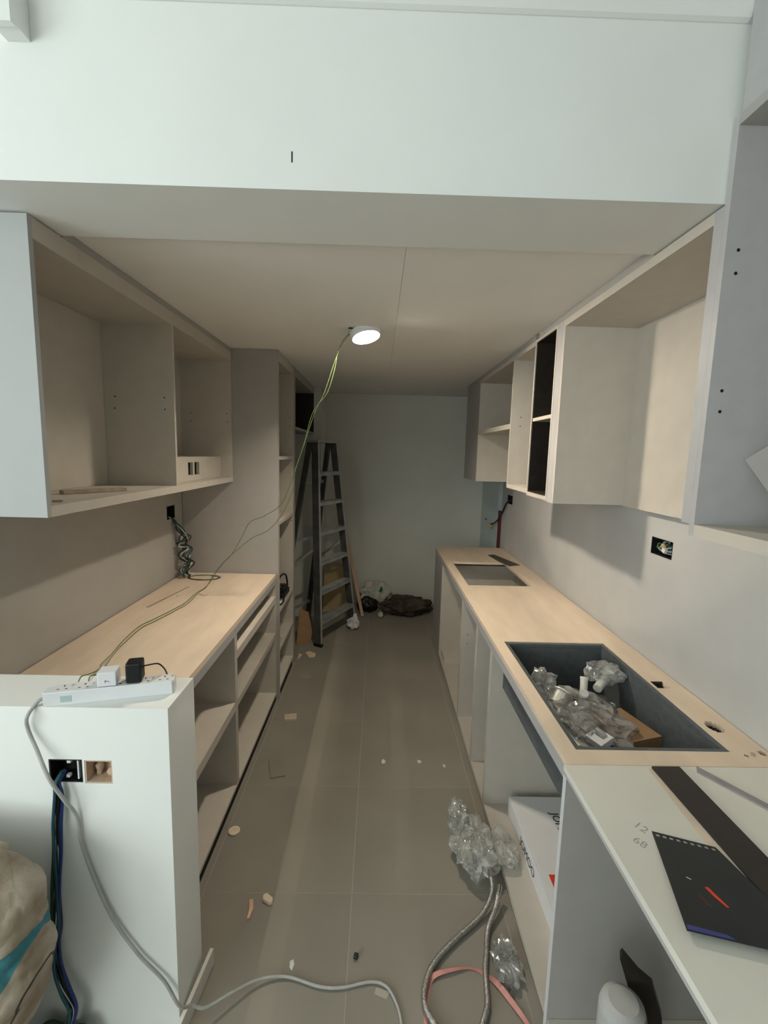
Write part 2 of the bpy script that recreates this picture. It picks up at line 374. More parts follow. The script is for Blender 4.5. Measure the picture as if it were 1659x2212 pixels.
# wall boxes in the white half wall
def ybox(name, label, x0, x1, y, z0, z1, mt, mt2):
    t = thing(name, label, 'socket box', ((x0+x1)/2, y, z0))
    bx('back_plate', x0+.001, x1-.001, y+.050, y+.054, z0+.001, z1-.001, mt2, t)
    bx('side', x0+.0005, x0+.004, y+.001, y+.05, z0+.001, z1-.001, mt, t); bx('side', x1-.004, x1-.0005, y+.001, y+.05, z0+.001, z1-.001, mt, t)
    bx('side', x0+.004, x1-.004, y+.001, y+.05, z0+.001, z0+.004, mt, t); bx('side', x0+.004, x1-.004, y+.001, y+.05, z1-.004, z1-.001, mt, t)
    return t
t = ybox('socket_box', 'black socket box in white half wall with blue wires coming out', -0.904, -0.811, 1.1836, 0.836, 0.906, BLACK, DARKH)
bx('lug', -.858, -.848, 1.19, 1.20, .890, .902, WHITEP, t)
bx('lug', -.862, -.852, 1.19, 1.20, .846, .854, WHITEP, t)
bx('mounting_tab', -.826, -.822, 1.185, 1.20, .846, .902, WHITEP, t)
t = ybox('wall_recess', 'square recess chipped into half wall showing bare brick', -0.805, -0.728, 1.1836, 0.834, 0.904, BRICKM, BRICKM)
t['category'] = 'recess'
blob('mortar_lump', (-.745, 1.215, .838), (.016, .012, .012), BRICKM, t, sub=2, amp=.5)
blob('mortar_lump', (-.785, 1.22, .838), (.012, .012, .02), BRICKM, t, sub=2, amp=.5, seed=2)
# blue/teal wire bundle hanging down the half wall
wpts = [(-0.872, 1.20, .862), (-0.872, 1.170, .845), (-0.872, 1.164, .809), (-0.879, 1.164, .723), (-0.88, 1.164, .636), (-0.886, 1.164, .548), (-0.893, 1.164, .457), (-0.895, 1.160, .396), (-0.903, 1.155, .335), (-0.899, 1.150, .272), (-0.876, 1.145, .209), (-0.852, 1.14, .153), (-0.858, 1.13, .105), (-0.875, 1.130, .061), (-0.915, 1.128, .045), (-0.95, 1.13, .03)]
t = thing('wire_bundle', 'bundle of blue, teal and dark wires hanging from half wall box', 'wires', (-.9, 1.15, .03))
rd = random.Random(5)
for k, (mm, r) in enumerate(((TEALW, .0045), (BLUEW, .004), (DKGREEN, .0045), (BLACK, .004), (GREYW, .002), (TEALW, .004), (DKGREEN, .0045), (BLACK, .004))):
    ox, oy = rd.uniform(-.010, .010), rd.uniform(-.010, .004)
    ph = rd.uniform(0, 6)
    G().tube([(x+(ox+.004*math.sin(i*.9+ph) if i > 1 else ox*.5), y+oy+(.004*math.cos(i*.8+ph) if i > 1 else 0), z) for i, (x, y, z) in enumerate(wpts)], r, 7, 5).build('wire', mm, t, sm=True)
for k in range(3):
    G().tube([(-.885+(.07-.010*k)*math.cos(a), 1.128+(.028)*math.sin(a), .02+.014*k+.025*math.sin(a*2+k)+.02) for a in [i*math.pi/6 for i in range(13)]], .012, 8, 4).build('coil_loop', DKGREEN, t, sm=True)

# ================================================================== CABINETS
TH = .018
def hole_disc(parent, x, y, z, axis=(0, -1, 0), r=.0035):
    G().lathe([(0, 0), (r, 0), (r, .0006), (0, .0006)], (x, y, z), axis, 10).build('screw_hole', DARKH, parent)

# ---- left wall cabinet
LX, LB = -0.9755, XL+.003
t = thing('wall_cabinet', 'wide divided open wall cabinet with white end panel above half wall', 'cabinet', (-1.15, 2.2, 1.563))
bx('side_panel', LB, LX, 1.345, 1.363, 1.563, 2.402, mat('white_end_panel', (.43, .44, .435), .5, .02), t)
bx('side_panel', LB, LX, 3.056, 3.074, 1.563, 2.402, CABI, t)
bx('divider', LB+.02, LX, 2.215, 2.233, 1.596, 2.345, CABI, t)
bx('bottom_panel', LB, LX, 1.363, 3.056, 1.563, 1.596, CABI, t)
bx('top_panel', LB, LX, 1.363, 3.056, 2.345, 2.402, CABI, t)
bx('back_panel', LB, LB+.019, 1.363, 3.056, 1.597, 2.344, CABI, t)
bx('filler_strip', LX-.03, LX, 1.49, 3.074, 2.4025, 2.429, CAB, t)
G().slab('x', 2.234, 3.055, 1.597, 1.73, -1.068, -1.05, [(2.535, 2.60, 1.628, 1.70), (2.622, 2.69, 1.628, 1.70)]).build('chase_board', CABI, t)
bx('chase_top', LB+.02, -1.069, 2.234, 3.055, 1.715, 1.729, CABI, t)
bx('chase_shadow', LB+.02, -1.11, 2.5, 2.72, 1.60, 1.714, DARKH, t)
for (x, z) in ((-1.252, 2.012), (-1.255, 1.957), (-1.02, 2.012), (-1.019, 1.957)): hole_disc(t, x, 2.2149, z)
for (x, z) in ((-1.239, 2.01), (-1.239, 1.956), (-1.004, 2.01), (-1.003, 1.956)): hole_disc(t, x, 3.0559, z)
tag(G().obox((-1.115, 1.80, 1.604), (.55, .83, 0), (-.83, .55, 0), (0, 0, 1), .115, .018, .0065).build('wood_offcut', STAIN), 'thin grey wooden offcut lying in wall cabinet with white end panel', 'offcut')
tag(G().obox((-1.03, 1.47, 1.5995), (.9, .3, 0), (-.3, .9, 0), (0, 0, 1), .014, .005, .0025).build('wood_chip', STAIN), 'tiny wood chip in wall cabinet close to its white end panel', 'wood chip')

# ---- left base units and worktop
BX, BB = -0.69, XL+.012
def base_left(name, label, y0, y1, shelves, ztop=.862, zb=.066):
    t = thing(name, label, 'cabinet', (-1.0, (y0+y1)/2, 0))
    bx('side_panel', BB, BX, y0, y0+TH, .05, ztop, CABI, t); bx('side_panel', BB, BX, y1-TH, y1, .05, ztop, CABI, t)
    bx('bottom_panel', BB, BX, y0+TH, y1-TH, .05, zb, CABI, t)
    bx('back_panel', BB, BB+.009, y0+TH, y1-TH, zb, ztop, CABI, t)
    for z, th in shelves: bx('shelf', BB+.009, BX, y0+TH, y1-TH, z-th, z, CABI, t)
    bx('gap_shade_plinth', BB, BX-.006, y0, y1, 0, .0495, DARKH, t)  # near-black block paints the shade of the gap under the cabinet
    return t
base_left('base_cabinet', 'open base cabinet behind half wall with one deep middle shelf', 1.364, 2.172, [(.517, .045)])
base_left('base_cabinet', 'open base cabinet with two shelves beside tall larder cabinet', 2.173, 3.072, [(.775, .045), (.512, .036)])
t = thing('worktop', 'bare plywood worktop behind half wall with green wires lying on it', 'worktop', (-1.0, 2.2, .863))
bx('top_board', XL+.008, BX, 1.364, 3.074, .905, .929, PLY, t)
bx('front_edge', BX-.02, BX+.001, 1.364, 3.074, .8635, .9045, EDGE, t)
bx('support_rail', XL+.02, XL+.09, 1.37, 3.07, .8635, .9045, CABI, t)
# ---- tall unit
TX = -0.675
t = thing('tall_cabinet', 'tall open larder cabinet with shelves between worktop and ladder', 'cabinet', (-1.0, 3.4, 0))
bx('side_panel', LB, TX, 3.08, 3.098, 0, 2.428, CAB, t); bx('side_panel', LB, TX, 3.0985, 3.1165, 0, 2.428, CABI, t)
bx('side_panel', LB, TX, 3.62, 3.638, 0.0, 2.428, CABI, t); bx('filler_strip', TX-.02, TX, 3.6385, 3.70, 0, 2.428, CAB, t)
bx('back_panel', LB, LB+.009, 3.1165, 3.62, .08, 2.40, CABI, t)
bx('top_panel', LB+.009, TX, 3.1165, 3.62, 2.36, 2.428, CABI, t)
for z in (1.737, 1.289, .66, .372, .082): bx('shelf', LB+.009, TX, 3.1165, 3.62, z-.022, z, CABI, t)
bx('gap_shade_plinth', LB+.02, TX-.008, 3.1165, 3.62, 0, .0595, DARKH, t)  # near-black, painting the shade of the toe gap
hole_disc(t, -.70, 3.6199, 2.03); hole_disc(t, -.70, 3.6199, 1.97); hole_disc(t, -.69, 3.6199, 1.22)
# ---- far hanging unit over the ladder niche
t = thing('wall_cabinet', 'dark short wall cabinet hung above aluminium ladder', 'cabinet', (-1.0, 4.2, 1.952))
bx('side_panel', LB, TX, 3.705, 3.723, 1.952, 2.428, CAB, t); bx('side_panel', LB, TX, 4.742, 4.76, 1.952, 2.428, DARKLAM, t)
bx('bottom_panel', LB, TX, 3.723, 4.742, 1.952, 1.972, CAB, t); bx('top_panel', LB, TX, 3.723, 4.742, 2.36, 2.428, CAB, t)
bx('back_panel', LB, LB+.01, 3.723, 4.742, 1.972, 2.36, DARKLAM, t)
# ---- right base units
RX, RB = 0.566, XR-.004
def base_right(name, label, y0, y1, front=False, mside=CABI, near=True):
    t = thing(name, label, 'cabinet', (.88, (y0+y1)/2, 0))
    bx('side_panel', RX, RB, y1-TH, y1, .05, .844, mside, t)
    if near: bx('side_panel', RX, RB, y0, y0+TH, .05, .844, mside, t)
    bx('bottom_panel', RX, RB, y0, y1, .022, .0495, CABI, t)
    bx('back_panel', RB-.009, RB, y0+TH, y1-TH, .05, .844, CABI, t)
    bx('gap_shade_plinth', RX+.006, RB, y0, y1, 0, .0215, DARKH, t)  # dark block stands in for the shaded gap above the floor
    if front: bx('front_panel', RX, RX+TH, y0+TH, y1-TH, .05, .844, CAB, t)
    return t
base_right('base_cabinet', 'closed end base cabinet beyond the cooker cutout', 3.80, 4.268, True)
t = base_right('base_cabinet', 'open base cabinet under the cooker cutout', 2.845, 3.799)
bx('kick_ledge', RX+.02, RB-.01, 3.60, 3.78, .05, .095, CABI, t)
t = base_right('base_cabinet', 'wider of two narrow open base cabinets beside sink cabinet', 2.405, 2.844)
hole_disc(t, RX+.04, 2.8259, .62); hole_disc(t, RX+.04, 2.8259, .56)
base_right('base_cabinet', 'narrowest open base cabinet right beside the sink cabinet', 2.085, 2.404)
t = base_right('base_cabinet', 'open sink base cabinet with white carton on its floor', 1.215, 2.084, near=False)
t = thing('base_cabinet', 'open base cabinet under white board with paper roll inside', 'cabinet', (.88, .45, 0))
bx('side_panel', RX-.004, RB, 1.193, 1.211, 0.0, .8775, CAB, t); bx('side_lit_edge', RX-.0056, RX-.0042, 1.1925, 1.2115, 0.0, .8775, mat('side_lit_edge_band', (.68, .68, .70), .45, .02), t)  # strip colour lightened to hold the side daylight falling on it
bx('bottom_panel', RX, RB, -.30, 1.192, .022, .0495, CABI, t); bx('back_panel', RB-.009, RB, -.30, 1.192, .05, .8775, CABI, t)
bx('side_panel', RX, RB, -.32, -.301, 0, .8775, CAB, t); bx('gap_shade_plinth', RX+.03, RB, -.30, 1.192, 0, .0215, DARKH, t)  # dark block under the bottom panel holds the shade of the gap
bx('door', RX-.012, RX-.0005, -.32, .13, .03, .87, CAB, t); bx('door', RX-.012, RX-.0005, .133, .555, .03, .87, CAB, t)  # unseen closed fronts added to keep rear daylight off the panel inside
# ---- right worktop with cutouts
t = thing('worktop', 'long plywood worktop with sink and cooker cutouts', 'worktop', (.88, 2.7, .845))
SX0, SX1, SY0, SY1 = .6171, 1.0931, 1.2658, 2.0631
hl = [(SX0, SX1, SY0, SY1), (.6286, 1.06, 2.994, 3.663), (1.1005, 1.150, 1.645, 1.70)]
for k in range(-3, 4):
    a = math.sqrt(max(0, 1-(k/3.6)**2))*.026; hl.append((1.138-a, 1.138+a, 1.396+(k-.5)*.009, 1.396+(k+.5)*.009))
for k in range(-2, 3):
    a = math.sqrt(max(0, 1-(k/2.6)**2))*.012; hl.append((1.186-a, 1.186+a, 1.262+(k-.5)*.005, 1.262+(k+.5)*.005))
G().slab('z', RX, XR-.003, 1.199, 4.272, .886, .904, hl).build('top_board', PLY, t)
bx('front_edge', RX-.001, RX+.019, 1.213, 4.272, .8455, .8855, EDGE, t)
bx('support_rail', XR-.02, XR-.0045, 1.22, 4.268, .8455, .8855, CABI, t)
bx('saw_slot_edge', 1.1015, 1.1485, 1.694, 1.699, .8865, .903, DSTRIP, t)
bx('marker_cross', 1.118, 1.132, 1.2475, 1.2495, .9041, .9046, BLUEW, t); bx('marker_cross', 1.124, 1.126, 1.241, 1.256, .9041, .9046, BLUEW, t)
blob('plaster_drop', (1.148, 1.253, .9041), (.006, .006, .004), STAIN, t, sub=1)
# ---- sink
t = thing('kitchen_sink', 'dark grey undermount kitchen sink holding plastic bag', 'sink', (.855, 1.66, .68))
e = .0008
G().slab('z', SX0+e, SX1-e, SY0+e, SY1-e, .886, .9005, [(SX0+.017, SX1-.017, SY0+.02, SY1-.02)]).build('rim', SINKM, t)
G().slab('z', SX0+.005, SX1-.005, SY0+.008, SY1-.008, .69, .8855, [(SX0+.020, SX1-.020, SY0+.023, SY1-.023)]).build('bowl_wall', SINKM, t)
bx('bowl_floor', SX0+.005, SX1-.005, SY0+.008, SY1-.008, .675, .6895, SINKM, t)
G().lathe([(0, 0), (.045, 0), (.05, .002), (.04, .003)], (.98, 1.75, .6897)).build('drain', CHROME, t)
# ---- near white board on the right
t = thing('worktop_board', 'white laminated worktop board with notebook cover lying on it', 'worktop', (.88, .45, .885))
bx('top_board', .553, XR-.003, -.32, 1.197, .8865, .904, WBOARD, t)
bx('front_edge', .552, .570, -.32, 1.197, .8785, .8862, EDGE, t); bx('support_rail', 1.17, XR-.003, -.32, 1.197, .8785, .8862, CABI, t)
text('12', .032, (.632, .985, .9042), (.55, -.83, 0), (.83, .55, 0), PENCIL, 'pencil_number', t, .0001)
text('68', .030, (.606, .940, .9042), (.62, -.78, 0), (.78, .62, 0), PENCIL, 'pencil_number', t, .0001)
G().prism([(.80, 1.185), (.790, 1.185), (.776, .94), (.797, .80)], .9041, .9043).build('orange_stain', mat('pale_orange_stain', (.68, .56, .45), .6, .08), t)
def offc(name, label, cat, pts, z0, z1, mt):
    return tag(G().prism(pts, z0, z1).build(name, mt, base=True), label, cat)
offc('board_strip', 'long dark brown board strip lying across white board', 'strip', [(.801, 1.187), (.881, 1.188), (.893, .902), (.905, .60), (.735, .60), (.816, .813)][0:2]+[(.885, .80), (.886, .55), (.806, .55), (.802, .80)], .9045, .9105, DSTRIP)
offc('edging_strip', 'narrow grey edging strip lying beside dark strip on white board', 'strip', [(.935, 1.194), (.922, 1.172), (1.090, .905), (1.106, .918)], .9045, .9085, GSTRIP)
# notebook cover with punched holes
nb = thing('notebook_cover', 'black spiral notebook cover with punched holes and red print', 'notebook', (.70, .85, .905))
A_ = Vector((.668, .965, 0)); B_ = Vector((.789, .922, 0)); C_ = Vector((.594, .740, 0)); ex = (B_-A_).normalized(); ey = Vector((ex.y, -ex.x, 0)); 
if ey.dot(C_-A_) < 0: ey = -ey
Wn, Hn = .129, .235
g = G(); n = 9; ce_u = [0.0]
for k in range(n):
    c0 = .010 + k*(Wn-.02)/(n-1); ce_u += [c0-.0042, c0+.0042]
holes = [(ce_u[1+2*k], ce_u[2+2*k], .004, .0125) for k in range(n)]
gg = G().slab('z', 0, Wn, 0, Hn, .9048, .9062, holes)
TLn, TRn, BLn, BRn = Vector((.668, .965)), Vector((.789, .922)), Vector((.590, .728)), Vector((.812, .672))
def onp(u, v, z=0.0):
    fu, fv = u/Wn, v/Hn; q = TLn.lerp(TRn, fu).lerp(BLn.lerp(BRn, fu), fv)
    return Vector((q.x, q.y, .9050 + .012*fv + z))
gg.v = [onp(v.x, v.y, v.z-.9048) for v in gg.v]
gg.build('cover_sheet', NOTE, nb)
def pr(name, pts, mt): G().extr([onp(u, v, .0016) for u, v in pts], (0, 0, .0004)).build(name, mt, nb)
pr('red_print', ((.046, .128), (.051, .126), (.055, .140), (.062, .165), (.059, .165), (.051, .146)), REDP)
pr('white_print', ((.027, .112), (.033, .116), (.032, .117), (.027, .114)), PAPER)
pr('brown_print', ((.030, .150), (.034, .152), (.040, .175), (.036, .172)), mat('dull_red_print', (.10, .03, .02), .5))
pr('blue_print', ((.002, Hn-.012), (.040, Hn-.009), (.046, Hn-.002), (.001, Hn-.002)), mat('violet_blue_print', (.05, .06, .22), .4))

# ---- right wall cabinets
UX, UB = 0.8356, XR-.004
t = thing('wall_cabinet', 'open wall cabinet with one shelf above cooker cutout', 'cabinet', (1.02, 3.7, 1.56))
bx('front_panel', UX, UX+TH, 3.905, 4.44, 1.56, 2.402, CAB, t); bx('side_panel', UX, UB, 3.885, 3.9045, 1.56, 2.402, CABI, t)
bx('end_panel', UX+TH, UB, 4.42, 4.44, 1.56, 2.402, CAB, t)
bx('divider', UX, UB, 2.935, 2.953, 1.601, 2.375, CABI, t)
bx('shelf', UX, UB-.01, 2.9535, 3.8845, 1.953, 1.985, CABI, t)
bx('top_panel', UX, UB, 2.55, 3.8845, 2.3755, 2.402, CABI, t); bx('back_panel', UB-.009, UB, 2.9535, 3.8845, 1.60, 2.375, CABI, t)
bx('bottom_panel', UX, UB, 2.548, 2.953, 1.576, 1.6005, CABI, t)
bx('filler_strip', UX, UX+.03, 2.55, 4.44, 2.4025, 2.429, CAB, t)
hole_disc(t, .898, 2.9349, 2.025); hole_disc(t, .896, 2.9349, 1.97)
t = thing('bottle_rack_cabinet', 'narrow wall cabinet with black inside and pale frame beside hood cabinet', 'cabinet', (1.02, 2.39, 1.565))
bx('side_panel', UX+.004, UB, 2.530, 2.546, 1.577, 2.40, DARKLAM, t); bx('side_panel', UX+.004, UB, 2.239, 2.249, 1.577, 2.40, DARKLAM, t)
bx('back_panel', UB-.01, UB, 2.249, 2.530, 1.60, 2.38, DARKLAM, t); bx('top_panel', UX+.004, UB-.01, 2.249, 2.530, 2.385, 2.40, DARKLAM, t)
bx('bottom_panel', UX+.004, UB-.01, 2.249, 2.530, 1.577, 1.592, DARKLAM, t)
G().slab('x', 2.238, 2.546, 1.565, 2.402, UX-.001, UX+.0035, [(2.253, 2.534, 1.585, 2.388)]).build('front_frame', CABI, t)
bx('shelf', UX+.004, UB-.01, 2.2495, 2.5295, 1.970, 1.988, CABI, t)
t = thing('hood_cabinet', 'empty hood cabinet without bottom between black rack and overhead cabinet', 'cabinet', (1.02, 1.7, 1.56))
bx('side_panel', UX, UB, 2.151, 2.169, 1.56, 2.402, CABI, t); bx('filler_strip', UX, UX+.03, 2.1695, 2.2365, 1.56, 2.402, EDGE, t)
bx('side_panel', UX, UB, 1.1955, 1.228, 1.612, 2.402, EDGE, t)
bx('top_panel', UX, UB, 1.228, 2.1505, 2.372, 2.402, CABI, t); bx('back_panel', 1.172, 1.190, 1.228, 2.1505, 1.556, 2.3715, CABI, t)
bx('filler_strip', UX, UX+.03, 1.49, 2.5, 2.4025, 2.429, CAB, t)
t = thing('wall_cabinet', 'large overhead cabinet over white board with drilled side panel', 'cabinet', (1.02, .7, 1.58))
bx('side_panel', UX, UB, 1.177, 1.195, 1.580, 2.595, EDGE, t); bx('bottom_panel', UX, UB, .28, 1.1765, 1.580, 1.612, CABI, t)
bx('side_panel', UX, UB, .26, .2795, 1.580, 2.595, CAB, t); bx('top_panel', UX, UB, .28, 1.1765, 2.570, 2.595, CAB, t)
bx('back_panel', UB-.012, UB, .28, 1.1765, 1.613, 2.569, CAB, t)
bx('filler_panel', UX+.004, UX+.022, .26, 1.178, 2.597, ZR-.002, EDGE, t)
for (x, z) in ((.868, 2.293), (.868, 2.239), (.868, 1.957), (.869, 1.905)): hole_disc(t, x, 1.1769, z, r=.0042)
tag(G().extr([(.945, 1.172, 1.785), (.945, .90, 1.925), (.945, .90, 1.613), (.945, .985, 1.613)], (.018, 0, 0)).build('loose_panel', CAB), 'loose grey board leaning inside large overhead cabinet', 'board')

offc('dark_offcut', 'dark brown pointed offcut lying across cooker cutout corner', 'offcut', [(.985, 3.935), (1.045, 3.955), (1.162, 3.588), (1.07, 3.55), (1.02, 3.70)], .9045, .909, mat('dull_brown_board', (.10, .08, .06), .6))
# ================================================================== LAMP
t = thing('ceiling_downlight', 'round lit downlight in kitchen ceiling', 'lamp', (-.088, 2.60, ZC))
LC = Vector((-.0885, 2.548, 2.417)); LN = Vector((.22, -.20, -.95)).normalized()   # hangs loose, tilted out of its hole
G().lathe([(.070, .008), (.083, .008), (.083, -.020), (.080, -.028), (.0735, -.028), (.0705, -.004)], LC, -LN, 40).build('trim_ring', WHITEP, t)
G().lathe([(.02, .04), (.062, .036), (.066, .009), (.02, .009)], LC, -LN, 32).build('housing', WHITEP, t)
em = bpy.data.materials.new('lamp_glow'); em.use_nodes = True; nt = em.node_tree; nt.nodes.clear()
eo = nt.nodes.new('ShaderNodeOutputMaterial'); ee = nt.nodes.new('ShaderNodeEmission'); bbk = nt.nodes.new('ShaderNodeRGB')
bbk.outputs[0].default_value = (1.0, 0.875, 0.70, 1); nt.links.new(bbk.outputs[0], ee.inputs['Color']); ee.inputs['Strength'].default_value = LAMP_L
nt.links.new(ee.outputs[0], eo.inputs['Surface'])
G().lathe([(0, -.004), (.0695, -.004), (.0695, -.002), (0, -.002)], LC, -LN, 40).build('diffuser', em, t)
tag(G().tube([(-.150, 2.52, ZC-.001), (-.165, 2.50, ZC-.004), (-.175, 2.515, ZC-.002)], .003, 6).build('ceiling_wire_hole', DARKH), 'small dark cable hole in ceiling beside downlight', 'hole')
# green twin wire from lamp to extension lead
w1 = [(-0.168, 2.56, 2.418), (-0.218, 2.6, 2.374), (-0.263, 2.6, 2.25), (-0.313, 2.6, 2.099), (-0.363, 2.6, 1.996), (-0.415, 2.6, 1.841), (-0.467, 2.6, 1.684), (-0.493, 2.6, 1.605), (-0.556, 2.6, 1.47), (-0.652, 2.6, 1.401), (-0.732, 2.6, 1.364), (-0.781, 2.6, 1.276), (-0.834, 2.58, 1.177), (-0.888, 2.56, 1.115), (-.985, 2.60, .985), (-1.05, 2.58, .938), (-1.046, 2.431, .934), (-1.068, 2.311, .933), (-1.098, 2.176, .933), (-1.118, 2.084, .933), (-1.1, 1.913, .934), (-1.06, 1.76, .945), (-.97, 1.55, 1.01), (-.858, 1.36, 1.086), (-.856, 1.31, 1.095), (-.854, 1.27, 1.108), (-.849, 1.246, 1.1035)]
w2 = [(-0.166, 2.55, 2.414), (-0.231, 2.58, 2.333), (-0.255, 2.58, 2.222), (-0.295, 2.58, 2.097), (-0.371, 2.58, 1.994), (-0.422, 2.58, 1.815), (-0.473, 2.58, 1.659), (-0.484, 2.58, 1.554), (-0.542, 2.58, 1.42), (-0.622, 2.58, 1.324), (-0.715, 2.58, 1.276), (-0.809, 2.58, 1.198), (-0.863, 2.58, 1.148), (-0.923, 2.58, 1.081), (-.99, 2.59, .975), (-1.04, 2.60, .938), (-1.03, 2.425, .933), (-1.051, 2.284, .933), (-1.078, 2.158, .933), (-1.099, 2.067, .933), (-1.085, 1.904, .934), (-1.06, 1.80, .945), (-.95, 1.55, 1.01), (-.84, 1.36, 1.086), (-.832, 1.31, 1.095), (-.829, 1.27, 1.108), (-.824, 1.252, 1.1035)]
t = thing('twin_wire', 'thin green twin wire hanging from downlight to extension lead', 'wire', (-.9, 2.1, .93))
G().tube(w1, .0019, 6, 8).build('strand', GREENW, t, sm=True); G().tube(w2, .0019, 6, 8).build('strand', GREENW, t, sm=True)

# ================================================================== THINGS ON THE HALF WALL
PS = thing('extension_lead', 'white extension lead with sockets lying on top of half wall', 'extension lead', (-.75, 1.24, 1.0625))
P0 = Vector((-.915, 1.2045, 0)); P1 = Vector((-.590, 1.2875, 0)); ax = (P1-P0).normalized(); ay = Vector((-ax.y, ax.x, 0)); Ln = (P1-P0).length; zt = 1.0625
def ps(u, v, z): return P0 + ax*u + ay*v + Vector((0, 0, zt+z))
def psbox(g, u0, u1, v0, v1, z0, z1): return g.add([ps(u, v, z) for z in (z0, z1) for v in (v0, v1) for u in (u0, u1)], [(0, 2, 3, 1), (4, 5, 7, 6), (0, 1, 5, 4), (2, 6, 7, 3), (0, 4, 6, 2), (1, 3, 7, 5)])
out = [(u, v) for u, v in ((.012, -.024), (Ln-.006, -.024), (Ln, -.018), (Ln, .012), (Ln-.012, .024), (.03, .024), (.004, .008), (0, -.016), (.004, -.024))]
g = G(); n = len(out)
g.add([ps(u, v, 0) for u, v in out]+[ps(u, v, .036) for u, v in out]+[ps(u*(1-.01)+Ln/2*.01, v*.93, .039) for u, v in out], [list(range(n))[::-1], list(range(2*n, 3*n))]+[(i+k*n, (i+1) % n+k*n, (i+1) % n+(k+1)*n, i+(k+1)*n) for k in (0, 1) for i in range(n)])
body = g.build('body', WHITEP, PS)
NS = 6
for k in range(NS):
    uc = .045 + k*(Ln-.075)/(NS-1)
    for du, dv, a, b in ((0, .010, .0018, .0035), (-.010, -.008, .003, .0016), (.010, -.008, .003, .0016)):
        psbox(G(), uc+du-a, uc+du+a, dv-b, dv+b, .0388, .0394).build('pin_hole', DARKH, PS)
    if k < NS: psbox(G(), uc+.018, uc+.024, .004, .014, .0388, .0405).build('switch', REDP if k in (2, 3) else GREYW, PS)
psbox(G(), .045, .072, -.0246, -.0241, .008, .026).build('sticker', mat('pale_teal_sticker', (.42, .55, .55), .5), PS)
# strain relief and lead
cord = [ps(.0, -.006, .014), ps(-.012, -.012, .012), Vector((-.938, 1.165, 1.044)), Vector((-.942, 1.170, 1.003)), Vector((-.915, 1.160, .950)), Vector((-.872, 1.138, .885)), Vector((-.845, 1.150, .812)), Vector((-.828, 1.173, .739)), Vector((-.82, 1.173, .659)), Vector((-.788, 1.172, .541)), Vector((-.741, 1.171, .412)), Vector((-.673, 1.17, .296)), Vector((-.601, 1.168, .209)), Vector((-.556, 1.165, .125)), Vector((-.533, 1.195, .085)), Vector((-.496, 1.209, .058)), Vector((-.434, 1.261, .04)), Vector((-.359, 1.315, .02)), Vector((-.269, 1.332, .008)), Vector((-.156, 1.305, .0065)), Vector((-.079, 1.303, .0065)), Vector((.014, 1.32, .0065)), Vector((.068, 1.307, .0065)), Vector((.10, 1.259, .0065)), Vector((.114, 1.203, .0065)), Vector((.117, 1.10, .0065)), Vector((.09, .95, .0065)), Vector((.1, .6, .0065))]
G().tube(cord, .0049, 8, 6).build('flex', GREYC, PS, sm=True)
# white charger
def plugblock(name, label, uc, hu, v0, v1, z0, z1, mt, bev):
    t = thing(name, label, 'charger', ps(uc, (v0+v1)/2, z0))
    psbox(G(), uc-hu, uc+hu, v0, v1, z0, z1).build('body', mt, t, bev=bev)
    return t
t = plugblock('usb_charger', 'white square USB charger plugged into extension lead', .160, .0245, -.022, .024, .0408, .082, WHITEP, .003)
for a, b, c, d in ((-.004, .004, .056, .0572), (-.004, -.0028, .052, .060), (.004, .008, .054, .0552)):
    psbox(G(), .160+a, .160+b, -.0226, -.0222, c, d).build('logo', INK, t)
t = plugblock('power_adapter', 'black power adapter plugged into extension lead', .228, .021, -.020, .026, .0408, .100, BLACK, .006)
G().tube([ps(.249, .0, .082), ps(.268, .004, .083), ps(.288, .012, .080), ps(.300, .03, .055), ps(.302, .06, .02)], .0022, 7).build('lead', BLACK, t, sm=True)
# ================================================================== LEFT WORKTOP CLUTTER
t = thing('wire_tangle', 'messy tangle of dark wires hanging from black box onto plywood worktop', 'wires', (-1.3, 2.95, .93))
path = [(-1.345, 2.91, 1.34), (-1.305, 2.92, 1.30), (-1.300, 2.945, 1.24), (-1.29, 2.985, 1.19), (-1.295, 2.945, 1.155), (-1.28, 3.01, 1.12), (-1.29, 2.92, 1.07), (-1.27, 3.00, 1.02), (-1.28, 2.94, .975), (-1.26, 2.95, .937)]
rd = random.Random(11)
for k in range(8):
    mm = (DKGREEN, DKGREEN, BLACK, GREYW, TEALW, DKGREEN, BLACK, GREYC)[k]
    G().tube([(-1.34 if i == 0 else min(x+rd.uniform(-.008, .05), -1.22) if i > 1 else x, y+rd.uniform(-.035, .035)*(0.3 if i < 2 else 1), z+rd.uniform(-.012, .012)*(0 if i in (0, 9) else 1)) for i, (x, y, z) in enumerate(path)], .0042, 6, 5).build('wire', mm, t, sm=True)
for k in range(3): G().lathe([(.004, -.012), (.006, 0), (.004, .012)], (-1.26+.01*k, 2.99, 1.11-.05*k), (.3, .5, 1), 8).build('wire_connector', WHITEP, t)
t = thing('wire_coil', 'thin loose coil of wire lying on plywood worktop corner', 'wire', (-1.13, 2.94, .93))
G().tube([(-1.135+(.105-.004*(i//12))*math.cos(i*math.pi/6), 2.945+(.058-.003*(i//12))*math.sin(i*math.pi/6), .9315+.002*(i//12)) for i in range(27)], .0017, 6, 4).build('loop', DKGREEN, t, sm=True)
G().tube([(-1.10, 2.975, .934), (-1.07, 2.98, .934)], .0035, 6).build('tape_wrap', GREENW, t); G().tube([(-1.13, 2.885, .934), (-1.10, 2.883, .934)], .0035, 6).build('tape_wrap', GREENW, t)
tag(G().prism([(-1.224, 2.36), (-1.209, 2.355), (-1.150, 2.74), (-1.156, 2.74)], .9292, .931).build('wood_sliver', STAIN, base=True), 'long thin wood sliver lying on plywood worktop near wire coil', 'sliver')
